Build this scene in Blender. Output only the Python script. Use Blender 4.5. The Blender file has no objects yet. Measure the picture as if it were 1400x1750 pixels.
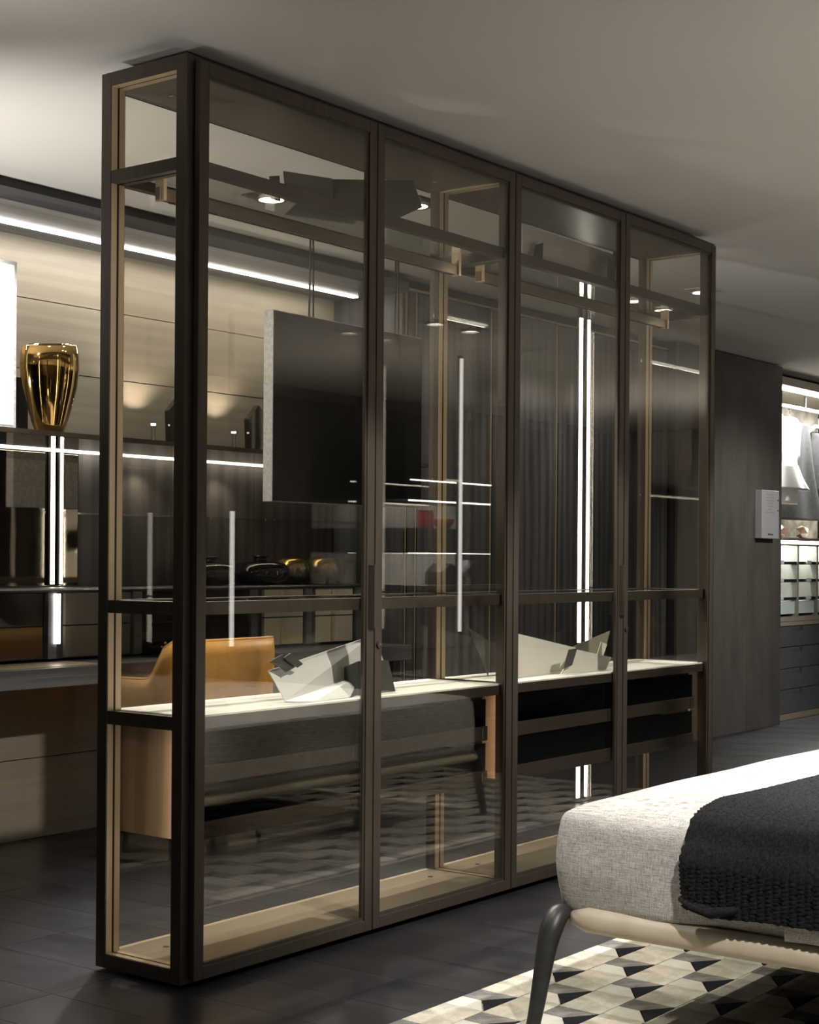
import bpy, bmesh, math, random
from mathutils import Vector, Matrix
random.seed(7)
sc = bpy.context.scene
COL = sc.collection
# ------------------------------------------------------------------ camera
CX, CY, CZ, YAW, ROLL, FPX = -3.082, -3.082, 1.202, 0.92093, 0.0073, 2681.7
cam_d = bpy.data.cameras.new('camera')
cam = bpy.data.objects.new('camera', cam_d); COL.objects.link(cam)
_f = Vector((math.sin(YAW), math.cos(YAW), 0)); _r = Vector((math.cos(YAW), -math.sin(YAW), 0)); _u = Vector((0, 0, 1))
_R = _r * math.cos(ROLL) + _u * math.sin(ROLL); _U = -_r * math.sin(ROLL) + _u * math.cos(ROLL)
cam.matrix_world = Matrix(((_R.x, _U.x, -_f.x, CX), (_R.y, _U.y, -_f.y, CY), (_R.z, _U.z, -_f.z, CZ), (0, 0, 0, 1)))
cam_d.sensor_fit = 'VERTICAL'; cam_d.sensor_height = 36; cam_d.lens = 36 * FPX / 1750
cam_d.shift_y = 79.17 / 1750; cam_d.shift_x = 0.578 / 1750
cam_d.clip_start = 0.05; cam_d.clip_end = 60
sc.camera = cam
# ------------------------------------------------------------------ world, exposure
sc.view_settings.view_transform = 'Standard'; sc.view_settings.look = 'None'
sc.view_settings.gamma = 1; sc.view_settings.use_curve_mapping = False
sc.view_settings.exposure = 0.0
w = bpy.data.worlds.new('world'); sc.world = w; w.use_nodes = True
w.node_tree.nodes['Background'].inputs[0].default_value = (0.6, 0.58, 0.55, 1)
w.node_tree.nodes['Background'].inputs[1].default_value = 0.05
sc.cycles.transparent_max_bounces = 40
sc.cycles.max_bounces = 10; sc.cycles.diffuse_bounces = 4; sc.cycles.glossy_bounces = 6
sc.cycles.use_denoising = True
sc.cycles.sample_clamp_indirect = 4.0
sc.cycles.caustics_reflective = False; sc.cycles.caustics_refractive = False
CEIL = 2.642

def lamp(name, kind, loc, energy, color=(1, 1, 1), aim=None, size=0.1, size_y=None, angle=60, blend=.5):
    d = bpy.data.lights.new(name, kind); d.energy = energy; d.color = color
    if kind == 'AREA':
        d.shape = 'RECTANGLE'; d.size = size; d.size_y = size_y or size
    elif kind == 'SPOT':
        d.spot_size = math.radians(angle); d.spot_blend = blend; d.shadow_soft_size = size
    else:
        d.shadow_soft_size = size
    o = bpy.data.objects.new(name, d); COL.objects.link(o); o.location = loc
    if aim is not None:
        o.rotation_euler = (Vector(aim) - Vector(loc)).to_track_quat('-Z', 'Y').to_euler()
    return o
WARM = (1, .93, .82); NEU = (1, .97, .93)
# spots over the bed and the aisle (out of frame above the camera's side)
lamp('bed_spot', 'SPOT', (2.1, -2.0, 2.6), 620, NEU, (1.7, -1.75, .5), .04, angle=72, blend=.6)
lamp('bed_foot_spot', 'SPOT', (-.9, -2.6, 2.6), 230, NEU, (.5, -1.5, .3), .04, angle=50, blend=.6)
lamp('rug_spot', 'SPOT', (-.3, -.35, 2.6), 60, NEU, (.6, -.95, 0), .05, angle=34, blend=.4)
lamp('front_spot', 'SPOT', (-2.2, -.9, 2.55), 18, WARM, (0, .2, .9), .06, angle=60, blend=.8)
lamp('aisle_spot', 'SPOT', (6.6, -.6, 2.6), 220, NEU, (7.1, 1.7, .9), .06, angle=58, blend=.8)
# added fill light that brightens the ceiling, no fixture modelled
# unseen upward fill spots, low behind and beside the camera
for ux, uy, ue in ((5.5, -3.5, 330), (9.5, -2.8, 280), (1.0, -4.2, 210), (-4.6, -1.5, 90)):
    lamp('uplighter', 'SPOT', (ux, uy, .5), ue, WARM if uy < 0 else NEU, (ux, uy + .3, 2.6), .12, angle=150, blend=1)
lamp('left_uplighter', 'SPOT', (-1.3, 1.35, 1.35), 340, NEU, (1.3, 1.35, 2.64), .10, angle=78, blend=1)  # unseen spot added to brighten the ceiling behind the wardrobe
lamp('corner_uplighter', 'SPOT', (-.95, .0, 2.1), 11, NEU, (-.5, .12, 2.64), .04, angle=90, blend=.8)
for ax, ae in ((.2, 420), (1.6, 380), (3.0, 380)):  # unseen spots added to brighten the pale shelf and sculptures from the front
    lamp('aisle_ceiling_spot', 'SPOT', (ax, -2.3, 2.6), ae, NEU, (ax + .55, .15, .88), .03, angle=28, blend=.5)
# ------------------------------------------------------------------ node helpers
def mat(name, color, rough=.5, metal=0., spec=.5, emis=None, es=0.):
    m = bpy.data.materials.new(name); m.use_nodes = True
    b = m.node_tree.nodes['Principled BSDF']
    b.inputs['Base Color'].default_value = (*color, 1); b.inputs['Roughness'].default_value = rough
    b.inputs['Metallic'].default_value = metal; b.inputs['Specular IOR Level'].default_value = spec
    if emis:
        b.inputs['Emission Color'].default_value = (*emis, 1); b.inputs['Emission Strength'].default_value = es
    return m
def N(m, t, **kw):
    n = m.node_tree.nodes.new(t)
    for k, v in kw.items(): setattr(n, k, v)
    return n
def L(m, a, b): m.node_tree.links.new(a, b)
def BS(m): return m.node_tree.nodes['Principled BSDF']
def coords(m, scale=(1, 1, 1), rot=(0, 0, 0), which='Object'):
    tc = N(m, 'ShaderNodeTexCoord'); mp = N(m, 'ShaderNodeMapping')
    mp.inputs['Scale'].default_value = scale; mp.inputs['Rotation'].default_value = rot
    L(m, tc.outputs[which], mp.inputs['Vector']); return mp.outputs['Vector']
def noise(m, vec, scale, detail=4, rough=.55, dist=0.):
    n = N(m, 'ShaderNodeTexNoise'); n.inputs['Scale'].default_value = scale
    n.inputs['Detail'].default_value = detail; n.inputs['Roughness'].default_value = rough
    n.inputs['Distortion'].default_value = dist
    L(m, vec, n.inputs['Vector']); return n.outputs['Fac']
def ramp(m, fac, stops):
    r = N(m, 'ShaderNodeValToRGB'); e = r.color_ramp.elements
    e[0].position, e[0].color = stops[0][0], (*stops[0][1], 1)
    e[1].position, e[1].color = stops[-1][0], (*stops[-1][1], 1)
    for p, c in stops[1:-1]:
        k = e.new(p); k.color = (*c, 1)
    L(m, fac, r.inputs['Fac']); return r.outputs['Color']
def bump(m, fac, strength=.2, dist=.005):
    b = N(m, 'ShaderNodeBump'); b.inputs['Strength'].default_value = strength; b.inputs['Distance'].default_value = dist
    L(m, fac, b.inputs['Height']); L(m, b.outputs['Normal'], BS(m).inputs['Normal'])
def noisy(name, c0, c1, scale, stretch=(1, 1, 1), rough=.5, metal=0., bs=0., bd=.003, detail=5, spec=.5, lo=.35, hi=.65):
    m = mat(name, c0, rough, metal, spec)
    f = noise(m, coords(m, stretch), scale, detail)
    L(m, ramp(m, f, [(lo, c0), (hi, c1)]), BS(m).inputs['Base Color'])
    if bs: bump(m, f, bs, bd)
    return m
def glass(name, tint=(.86, .85, .82), f0=.055, grough=0.0):
    """thin architectural pane: tinted transmission plus Schlick reflection on each face"""
    m = bpy.data.materials.new(name); m.use_nodes = True; nt = m.node_tree
    for n in list(nt.nodes): nt.nodes.remove(n)
    out = N(m, 'ShaderNodeOutputMaterial'); mix = N(m, 'ShaderNodeMixShader')
    tr = N(m, 'ShaderNodeBsdfTransparent'); gl = N(m, 'ShaderNodeBsdfGlossy')
    tr.inputs[0].default_value = (*tint, 1); gl.inputs['Color'].default_value = (1, .99, .96, 1); gl.inputs['Roughness'].default_value = grough
    g = N(m, 'ShaderNodeNewGeometry'); d = N(m, 'ShaderNodeVectorMath', operation='DOT_PRODUCT')
    L(m, g.outputs['Incoming'], d.inputs[0]); L(m, g.outputs['Normal'], d.inputs[1])
    a = N(m, 'ShaderNodeMath', operation='ABSOLUTE'); L(m, d.outputs['Value'], a.inputs[0])
    s = N(m, 'ShaderNodeMath', operation='SUBTRACT', use_clamp=True); s.inputs[0].default_value = 1; L(m, a.outputs[0], s.inputs[1])
    p = N(m, 'ShaderNodeMath', operation='POWER'); L(m, s.outputs[0], p.inputs[0]); p.inputs[1].default_value = 5
    q = N(m, 'ShaderNodeMath', operation='MULTIPLY_ADD', use_clamp=True); L(m, p.outputs[0], q.inputs[0]); q.inputs[1].default_value = 1 - f0; q.inputs[2].default_value = f0
    L(m, q.outputs[0], mix.inputs[0]); L(m, tr.outputs[0], mix.inputs[1]); L(m, gl.outputs[0], mix.inputs[2]); L(m, mix.outputs[0], out.inputs[0])
    return m
def wood(name, c0, c1, c2, rough=.45, scale=1.0, horiz=False, spec=.4, bs=.25):
    m = mat(name, c0, rough, 0, spec)
    st = (.35, 9, 9) if horiz else (9, 9, .35)
    v = coords(m, tuple(x * scale for x in st))
    n1 = noise(m, v, 1.3, 3, .5, .6)
    wv = N(m, 'ShaderNodeTexWave', wave_type='RINGS'); wv.rings_direction = 'X' if horiz else 'Z'
    wv.inputs['Scale'].default_value = .9 * scale; wv.inputs['Distortion'].default_value = 7; wv.inputs['Detail'].default_value = 2
    wv.inputs['Detail Scale'].default_value = .8
    L(m, coords(m, (.3, 3.2, 3.2) if horiz else (3.2, 3.2, .3)), wv.inputs['Vector'])
    n2 = noise(m, coords(m, (.6, 60, 60) if horiz else (60, 60, .6)), 3, 4, .7)
    mx = N(m, 'ShaderNodeMath', operation='MULTIPLY_ADD'); L(m, wv.outputs['Fac'], mx.inputs[0]); mx.inputs[1].default_value = .35; L(m, n1, mx.inputs[2])
    my = N(m, 'ShaderNodeMath', operation='MULTIPLY_ADD'); L(m, n2, my.inputs[0]); my.inputs[1].default_value = .5; L(m, mx.outputs[0], my.inputs[2])
    L(m, ramp(m, my.outputs[0], [(.55, c0), (.9, c1), (1.2, c2)]), BS(m).inputs['Base Color'])
    bump(m, n2, bs, .002)
    return m
# ------------------------------------------------------------------ materials
M = {}
M['bronze'] = noisy('bronze_metal', (.078, .062, .048), (.096, .077, .060), 40, (1, 1, .05), .38, .55, spec=.5)
M['bronze_dark'] = mat('dark_bronze_metal', (.030, .025, .021), .4, .5)
M['champ'] = noisy('champagne_metal', (.62, .48, .32), (.70, .56, .38), 30, (1, 1, .05), .34, .45)
M['champ_flat'] = noisy('champagne_lacquer', (.40, .33, .23), (.45, .37, .26), 6, (1, 8, 1), .3, .3)
M['umber'] = noisy('umber_lacquer', (.095, .078, .062), (.115, .094, .073), 6, (1, 8, 1), .32, .2)
M['gasket'] = mat('black_gasket', (.012, .011, .01), .6)
M['glass'] = glass('smoked_glass', (.90, .89, .865), .05)
M['glass_side'] = glass('side_glass', (.93, .92, .90), .028)
M['glass_clear'] = glass('clear_shelf_glass', (.93, .95, .93), .05)
M['glass_drawer'] = glass('dark_drawer_glass', (.10, .10, .11), .05)
M['oak'] = wood('oak_veneer', (.40, .26, .15), (.48, .32, .19), (.55, .38, .24), .45, 1.5)
M['white'] = noisy('white_leather_top', (.86, .83, .76), (.90, .88, .82), 3, (1, 20, 1), .35)
M['tray'] = mat('black_drawer_lining', (.010, .011, .013), .8)
M['steel'] = mat('brushed_steel', (.55, .53, .5), .25, 1.)
M['led'] = mat('led_diffuser', (1, 1, 1), .5, emis=(1, .97, .92), es=14)
M['led_col'] = mat('column_led_diffuser', (1, 1, 1), .5, emis=(1, .98, .95), es=6)
M['led_dim'] = mat('dim_led_diffuser', (1, 1, 1), .5, emis=(1, .97, .95), es=5)
M['led_soft'] = mat('soft_led_diffuser', (1, 1, 1), .5, emis=(1, .93, .80), es=9)
M['ceil'] = noisy('matte_ceiling_paint', (.60, .575, .53), (.64, .615, .57), .7, rough=.9, detail=2)
M['wall'] = noisy('dark_wall_paint', (.028, .027, .026), (.036, .035, .033), 2, rough=.8)
M['cream'] = wood('brushed_cream_panel', (.33, .285, .215), (.355, .305, .23), (.38, .33, .25), .38, 2.4, horiz=True, bs=.12)
M['dkwood'] = wood('dark_grey_wood', (.034, .034, .036), (.052, .052, .055), (.080, .080, .084), .45, 1.7, bs=.4)
M['dkwoodh'] = wood('dark_grey_wood_desk', (.050, .052, .058), (.085, .087, .095), (.13, .13, .14), .40, 1.2, horiz=True)
M['panel'] = noisy('grey_brown_panel', (.066, .063, .055), (.094, .089, .077), 9, (1, 1, .25), .5, bs=.1, detail=7)
M['mirror'] = mat('bronze_mirror', (.23, .20, .16), .03, 1.)
M['mirror_dk'] = mat('dark_bronze_glass', (.075, .068, .06), .06, .75)
M['dkback'] = wood('dark_brown_back_panel', (.040, .036, .032), (.055, .050, .045), (.075, .068, .060), .35, 1.6, bs=.1)
M['rail'] = mat('bronze_gold_rail', (.26, .205, .145), .32, .6)
M['creamdoor'] = noisy('cream_lacquer', (.52, .46, .34), (.56, .50, .38), 3, rough=.25)
M['black'] = mat('black_gloss', (.008, .008, .009), .06, spec=.6)
M['blackmat'] = mat('black_matte', (.018, .018, .02), .45)
M['tvface'] = mat('dark_screen', (.010, .010, .011), .22, spec=.18)
M['tvedge'] = noisy('light_grey_felt', (.42, .42, .40), (.60, .60, .57), 60, rough=.9, bs=.3)
M['gold'] = mat('gold_mirror_glaze', (.62, .40, .15), .06, 1.)
M['orange'] = noisy('orange_leather', (.68, .33, .065), (.76, .40, .09), 25, rough=.42, bs=.08)
M['piping'] = mat('pale_orange_piping', (.80, .45, .14), .4)
M['paper'] = mat('white_print', (.88, .87, .85), .6)
M['sheet'] = noisy('pale_grey_metal_sheet', (.66, .66, .64), (.74, .74, .72), 4, rough=.42, metal=.1)
M['sheet2'] = noisy('warm_pale_metal_sheet', (.76, .74, .68), (.82, .80, .75), 4, rough=.42, metal=.1)
M['slate'] = noisy('dark_slate_sheet', (.050, .053, .048), (.070, .073, .066), 12, rough=.5)
M['olive'] = noisy('olive_grey_sheet', (.20, .19, .15), (.25, .24, .19), 6, rough=.5)
M['leather'] = noisy('cream_leather', (.60, .52, .38), (.68, .60, .46), 14, rough=.5, bs=.08)
M['legmetal'] = noisy('anthracite_leg_metal', (.045, .045, .045), (.060, .060, .060), 30, rough=.42, metal=.4)
M['marble'] = noisy('brown_marble', (.16, .145, .12), (.42, .39, .33), 7, (1, 1, 1.4), .3, detail=9)
M['marble_pale'] = noisy('pale_veined_marble', (.50, .48, .43), (.34, .30, .24), 2.5, (1, 1, 1.6), .35, detail=9, lo=.5, hi=.7)
M['closet'] = noisy('greige_closet_finish', (.30, .27, .22), (.34, .31, .25), 8, rough=.45)
M['drawer'] = noisy('slate_grey_drawer', (.085, .087, .09), (.10, .102, .105), 20, rough=.5)
M['frost'] = mat('frosted_white_glass', (.72, .80, .80), .35)
M['darkglass'] = mat('dark_tray_front', (.02, .03, .032), .15)
M['whitecloth'] = noisy('white_cloth', (.85, .85, .84), (.90, .90, .89), 8, rough=.85, bs=.2)
M['greycloth'] = noisy('charcoal_cloth', (.030, .032, .033), (.045, .047, .048), 30, rough=.9, bs=.3)
M['hanger'] = mat('grey_hanger', (.42, .40, .38), .5)
M['boxgrey'] = noisy('light_grey_box', (.33, .33, .34), (.36, .36, .37), 5, rough=.5)
M['ink'] = mat('dark_ink', (.05, .05, .05), .7)
M['inklite'] = mat('pale_ink', (.26, .26, .27), .7)
M['copper'] = mat('copper_facet', (.70, .42, .30), .3, .6)
M['whitefacet'] = mat('white_facet', (.85, .82, .78), .4)
M['red'] = mat('red_enamel', (.42, .02, .02), .25)
M['purple'] = mat('mauve_grey_fabric', (.32, .28, .28), .85)
M['tablegrey'] = mat('charcoal_fabric', (.05, .05, .055), .85)
# floor tile
m = mat('charcoal_tile', (.02, .02, .022), .33, spec=.45); M['tile'] = m
v = coords(m, (1, .25, 1), which='Object'); f = noise(m, v, 6, 8, .65)
oi = N(m, 'ShaderNodeObjectInfo')
ad = N(m, 'ShaderNodeMath', operation='MULTIPLY_ADD'); L(m, oi.outputs['Random'], ad.inputs[0]); ad.inputs[1].default_value = .18; L(m, f, ad.inputs[2])
L(m, ramp(m, ad.outputs[0], [(.40, (.015, .0152, .018)), (.85, (.034, .0335, .036))]), BS(m).inputs['Base Color'])
rr = N(m, 'ShaderNodeMapRange'); rr.inputs[3].default_value = .24; rr.inputs[4].default_value = .42; L(m, f, rr.inputs[0]); L(m, rr.outputs[0], BS(m).inputs['Roughness'])
bump(m, f, .12, .003)
M['grout'] = mat('tile_joint', (.055, .053, .052), .6)
# bed linen: woven slub fabric
m = mat('woven_linen', (.6, .58, .54), .85, spec=.2); M['linen'] = m
fa = noise(m, coords(m, (6, 6, 110)), 5, 3, .6); fb = noise(m, coords(m, (95, 95, 7)), 5, 3, .6); fc = noise(m, coords(m, (8, 130, 130)), 4, 3, .6)
a1 = N(m, 'ShaderNodeMath', operation='ADD'); L(m, fa, a1.inputs[0]); L(m, fb, a1.inputs[1])
a2 = N(m, 'ShaderNodeMath', operation='ADD'); L(m, a1.outputs[0], a2.inputs[0]); L(m, fc, a2.inputs[1])
a3 = N(m, 'ShaderNodeMath', operation='MULTIPLY'); L(m, a2.outputs[0], a3.inputs[0]); a3.inputs[1].default_value = 1 / 3
L(m, ramp(m, a3.outputs[0], [(.40, (.24, .225, .205)), (.50, (.50, .475, .44)), (.60, (.72, .70, .66))]), BS(m).inputs['Base Color'])
bump(m, a3.outputs[0], .5, .004)
m = noisy('black_knit', (.010, .010, .011), (.026, .026, .027), 160, rough=.95, bs=.12, spec=.12); M['knit'] = m
def pile(name, c0, c1):
    m = mat(name, c0, .95, spec=.1)
    f = noise(m, coords(m, (7, 6, 9)), 1.6, 3, .6, .8); g = noise(m, coords(m), 240, 2)
    oi = N(m, 'ShaderNodeObjectInfo')
    a = N(m, 'ShaderNodeMath', operation='MULTIPLY_ADD'); L(m, g, a.inputs[0]); a.inputs[1].default_value = .35; L(m, f, a.inputs[2])
    L(m, ramp(m, a.outputs[0], [(.50, c0), (.86, c1)]), BS(m).inputs['Base Color']); bump(m, g, .6, .006); return m
M['pile_cream'] = pile('cream_hide_pile', (.42, .385, .31), (.72, .68, .58))
M['pile_pale'] = pile('ivory_hide_pile', (.62, .59, .52), (.76, .73, .66))
M['pile_grey'] = pile('grey_hide_pile', (.15, .145, .135), (.36, .345, .31))
M['pile_black'] = pile('black_hide_pile', (.010, .011, .014), (.022, .024, .030))

# ------------------------------------------------------------------ mesh helpers
class MB:
    def __init__(s): s.v = []; s.f = []
    def add(s, vs, fs):
        n = len(s.v); s.v += [tuple(x) for x in vs]; s.f += [tuple(i + n for i in f) for f in fs]; return s
    def box(s, x0, x1, y0, y1, z0, z1):
        vs = [(x, y, z) for x in (x0, x1) for y in (y0, y1) for z in (z0, z1)]
        return s.add(vs, [(0, 1, 3, 2), (4, 6, 7, 5), (0, 4, 5, 1), (2, 3, 7, 6), (0, 2, 6, 4), (1, 5, 7, 3)])
    def prism(s, pts, off):
        """closed polygon (3-D points) extruded by a vector"""
        n = len(pts); o = Vector(off); P = [Vector(p) for p in pts]
        fs = [tuple(range(n))[::-1], tuple(range(n, 2 * n))]
        fs += [(i, (i + 1) % n, n + (i + 1) % n, n + i) for i in range(n)]
        return s.add(P + [p + o for p in P], fs)
    def tube(s, path, rad, seg=12, cap=True, ref=None):
        P = [Vector(p) for p in path]; R = rad if isinstance(rad, (list, tuple)) else [rad] * len(P)
        rings = []
        up = Vector((0, 0, 1))
        for i, p in enumerate(P):
            t = (P[min(i + 1, len(P) - 1)] - P[max(i - 1, 0)]).normalized()
            a = Vector(ref) if ref else (up if abs(t.dot(up)) < .95 else Vector((0, 1, 0)))
            u = t.cross(a).normalized(); v = t.cross(u).normalized()
            r = R[i]; ru, rv = (r if isinstance(r, tuple) else (r, r))
            rings.append([p + u * ru * math.cos(2 * math.pi * k / seg) + v * rv * math.sin(2 * math.pi * k / seg) for k in range(seg)])
        vs = [q for r in rings for q in r]; fs = []
        for i in range(len(P) - 1):
            for k in range(seg):
                fs.append((i * seg + k, i * seg + (k + 1) % seg, (i + 1) * seg + (k + 1) % seg, (i + 1) * seg + k))
        if cap: fs += [tuple(range(seg))[::-1], tuple((len(P) - 1) * seg + k for k in range(seg))]
        return s.add(vs, fs)
    def lathe(s, prof, c=(0, 0, 0), seg=28, sx=1, sy=1):
        vs = []; fs = []
        for (r, z) in prof:
            vs += [(c[0] + sx * r * math.cos(2 * math.pi * k / seg), c[1] + sy * r * math.sin(2 * math.pi * k / seg), c[2] + z) for k in range(seg)]
        for i in range(len(prof) - 1):
            for k in range(seg):
                fs.append((i * seg + k, i * seg + (k + 1) % seg, (i + 1) * seg + (k + 1) % seg, (i + 1) * seg + k))
        fs += [tuple(range(seg))[::-1], tuple((len(prof) - 1) * seg + k for k in range(seg))]
        return s.add(vs, fs)
    def build(s, name, m, parent=None, smooth=False, bevel=0, fix=True):
        me = bpy.data.meshes.new(name); me.from_pydata(s.v, [], s.f)
        if fix:
            b = bmesh.new(); b.from_mesh(me); bmesh.ops.recalc_face_normals(b, faces=b.faces); b.to_mesh(me); b.free()
        me.materials.append(M[m] if isinstance(m, str) else m)
        if smooth:
            for p in me.polygons: p.use_smooth = True
        o = bpy.data.objects.new(name, me); COL.objects.link(o)
        if parent is not None:
            o.parent = parent; o.matrix_parent_inverse = Matrix.Translation(-Vector(parent_world(parent)))
        if bevel:
            bv = o.modifiers.new('bevel', 'BEVEL'); bv.width = bevel; bv.segments = 2; bv.limit_method = 'ANGLE'
        return o
def parent_world(p):
    v = Vector(p.location)
    while p.parent is not None:
        v = v + p.matrix_parent_inverse.translation; p = p.parent; v = v + Vector(p.location)
    return v
def box(name, m, x0, x1, y0, y1, z0, z1, parent=None, bevel=0):
    return MB().box(x0, x1, y0, y1, z0, z1).build(name, m, parent, bevel=bevel)
def tag(o, label, cat, group=None):
    o['label'] = label; o['category'] = cat
    if group: o['group'] = group
    return o
def thing(name, label, cat, loc, group=None):
    o = bpy.data.objects.new(name, None); COL.objects.link(o); o.location = loc; o.empty_display_size = .1
    return tag(o, label, cat, group)
def plabel(o, s): o['label'] = s; return o
def structure(o): o['kind'] = 'structure'; return o
def softbox(x0, x1, y0, y1, z0, z1, r, n=(60, 60, 14), disp=None):
    """rounded box skin as a closed quad shell"""
    mb = MB(); idx = {}
    def vert(i, j, k):
        key = (i, j, k)
        if key in idx: return idx[key]
        p = Vector((x0 + (x1 - x0) * i / n[0], y0 + (y1 - y0) * j / n[1], z0 + (z1 - z0) * k / n[2]))
        c = Vector((min(max(p.x, x0 + r), x1 - r), min(max(p.y, y0 + r), y1 - r), min(max(p.z, z0 + r), z1 - r)))
        d = p - c
        if d.length > 1e-9:
            d.normalize(); q = c + d * r
            if disp: q = q + d * disp(q, d)
        else: q = p
        idx[key] = len(mb.v); mb.v.append(tuple(q)); return idx[key]
    for k in (0, n[2]):
        for i in range(n[0]):
            for j in range(n[1]): mb.f.append((vert(i, j, k), vert(i + 1, j, k), vert(i + 1, j + 1, k), vert(i, j + 1, k)))
    for j in (0, n[1]):
        for i in range(n[0]):
            for k in range(n[2]): mb.f.append((vert(i, j, k), vert(i + 1, j, k), vert(i + 1, j, k + 1), vert(i, j, k + 1)))
    for i in (0, n[0]):
        for j in range(n[1]):
            for k in range(n[2]): mb.f.append((vert(i, j, k), vert(i, j + 1, k), vert(i, j + 1, k + 1), vert(i, j, k + 1)))
    return mb
from mathutils import noise as mn
# ================================================================== STRUCTURE
X0, X1, Y0, Y1 = -7.0, 12.5, -5.65, 3.2
structure(box('ceiling', 'ceil', X0, X1, Y0, Y1, CEIL, CEIL + .1))
fl = structure(box('floor', 'grout', X0, X1, Y0, Y1, -.1, -.0012))
structure(box('wall_left', 'wall', X0 - .1, X0, Y0, Y1, 0, CEIL))
structure(box('wall_right', 'wall', X1, X1 + .1, Y0, Y1, 0, CEIL))
structure(box('wall_front', 'wall', X0, X1, Y0 - .1, Y0, 0, CEIL))
structure(box('wall_back', 'wall', X0, X1, Y1, Y1 + .1, 0, CEIL))
# floor tiles: long narrow tiles running away from the wardrobe front
TW, TL, TG = .2385, 1.17, .0010
tile_me = MB().box(TG, TW - TG, TG, TL - TG, -.012, 0).build('tile_source', 'tile')
tile_mesh = tile_me.data; bpy.data.objects.remove(tile_me)
rest = MB(); ntile = 0
joint = {1: -.353, 2: 1.459, 3: -.344, -1: .29, 0: .82 - TL, 4: .35, 5: -.14}
for k in range(-28, 52):
    xk = -.003 + k * TW
    j0 = joint.get(k, (k * .437) % TL)
    a = j0 - 8 * TL
    while a < Y1 - TL:
        near = -1.0 < xk < 8.7 and a + TL > -.75 and a < 2.2 and (a < 1.75 or xk < 3.4) and (a > -.8 or xk > 0)
        near = near and ntile < 150
        if a > Y0:
            if near:
                o = bpy.data.objects.new('tile', tile_mesh); COL.objects.link(o); o.location = (xk, a, 0); o.parent = fl; ntile += 1
            else:
                rest.box(xk + TG, xk + TW - TG, a + TG, a + TL - TG, -.012, 0)
        a += TL
ro = rest.build('outlying_tiles', 'tile', fl); ro['kind'] = 'stuff'
# ================================================================== WARDROBE
XL, XM0, XM1, XR = 0.0, 1.607, 1.667, 3.25
YF, YB = .047, .394; ZB, ZT = .012, 2.60; FR = .04
wd = thing('wardrobe', 'tall free-standing wardrobe of dark bronze frames and smoked glass with four glass doors', 'wardrobe', (1.6, .2, 0))
def side_panel(x0, x1, lab, rails=((.717, .755), (1.038, 1.075), (2.28, 2.316))):
    p = box('side_panel', 'gasket', x0 + .026, x1 - .026, YF + FR - .006, YB - FR + .006, ZB + FR - .006, ZT - FR + .006, wd) if False else None
    root = MB()
    root.box(x0, x1, YF, YF + FR, ZB, ZT).box(x0, x1, YB - FR, YB, ZB, ZT)
    root.box(x0, x1, YF + FR, YB - FR, ZB, ZB + FR).box(x0, x1, YF + FR, YB - FR, ZT - FR, ZT)
    fr = root.build('side_frame', 'bronze', wd, bevel=.0012); plabel(fr, lab)
    # champagne lining on the reveals, split by the black glazing channel
    li = MB(); t = .0015; xm = (x0 + x1) / 2; g = .004
    for a, b in ((x0 + .003, xm - g), (xm + g, x1 - .003)):
        li.box(a, b, YF + FR, YF + FR + t, ZB + FR, ZT - FR).box(a, b, YB - FR - t, YB - FR, ZB + FR, ZT - FR)
        li.box(a, b, YF + FR, YB - FR, ZB + FR, ZB + FR + t).box(a, b, YF + FR, YB - FR, ZT - FR - t, ZT - FR)
    li.build('champagne_reveal', 'champ', fr)
    gk = MB()
    gk.box(xm - g, xm + g, YF + FR, YF + FR + t * .6, ZB + FR, ZT - FR).box(xm - g, xm + g, YB - FR - t * .6, YB - FR, ZB + FR, ZT - FR)
    gk.build('glazing_channel', 'gasket', fr)
    box('glass_pane', 'glass_side', xm - .0025, xm + .0025, YF + FR, YB - FR, ZB + FR, ZT - FR, fr)
    for z0, z1 in rails:
        r = MB().box(x0 + .002, xm - .004, YF + FR - .001, YB - FR + .001, z0, z1).box(xm + .004, x1 - .002, YF + FR - .001, YB - FR + .001, z0, z1)
        r.build('shelf_rail', 'bronze', fr)
    return fr
side_panel(XL, .056, 'left end frame with clear glass')
side_panel(XM0, XM1, 'middle partition frame with clear glass')
side_panel(3.192, XR, 'right end frame with clear glass')
BAYS = ((.056, XM0), (XM1, 3.192))
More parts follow.
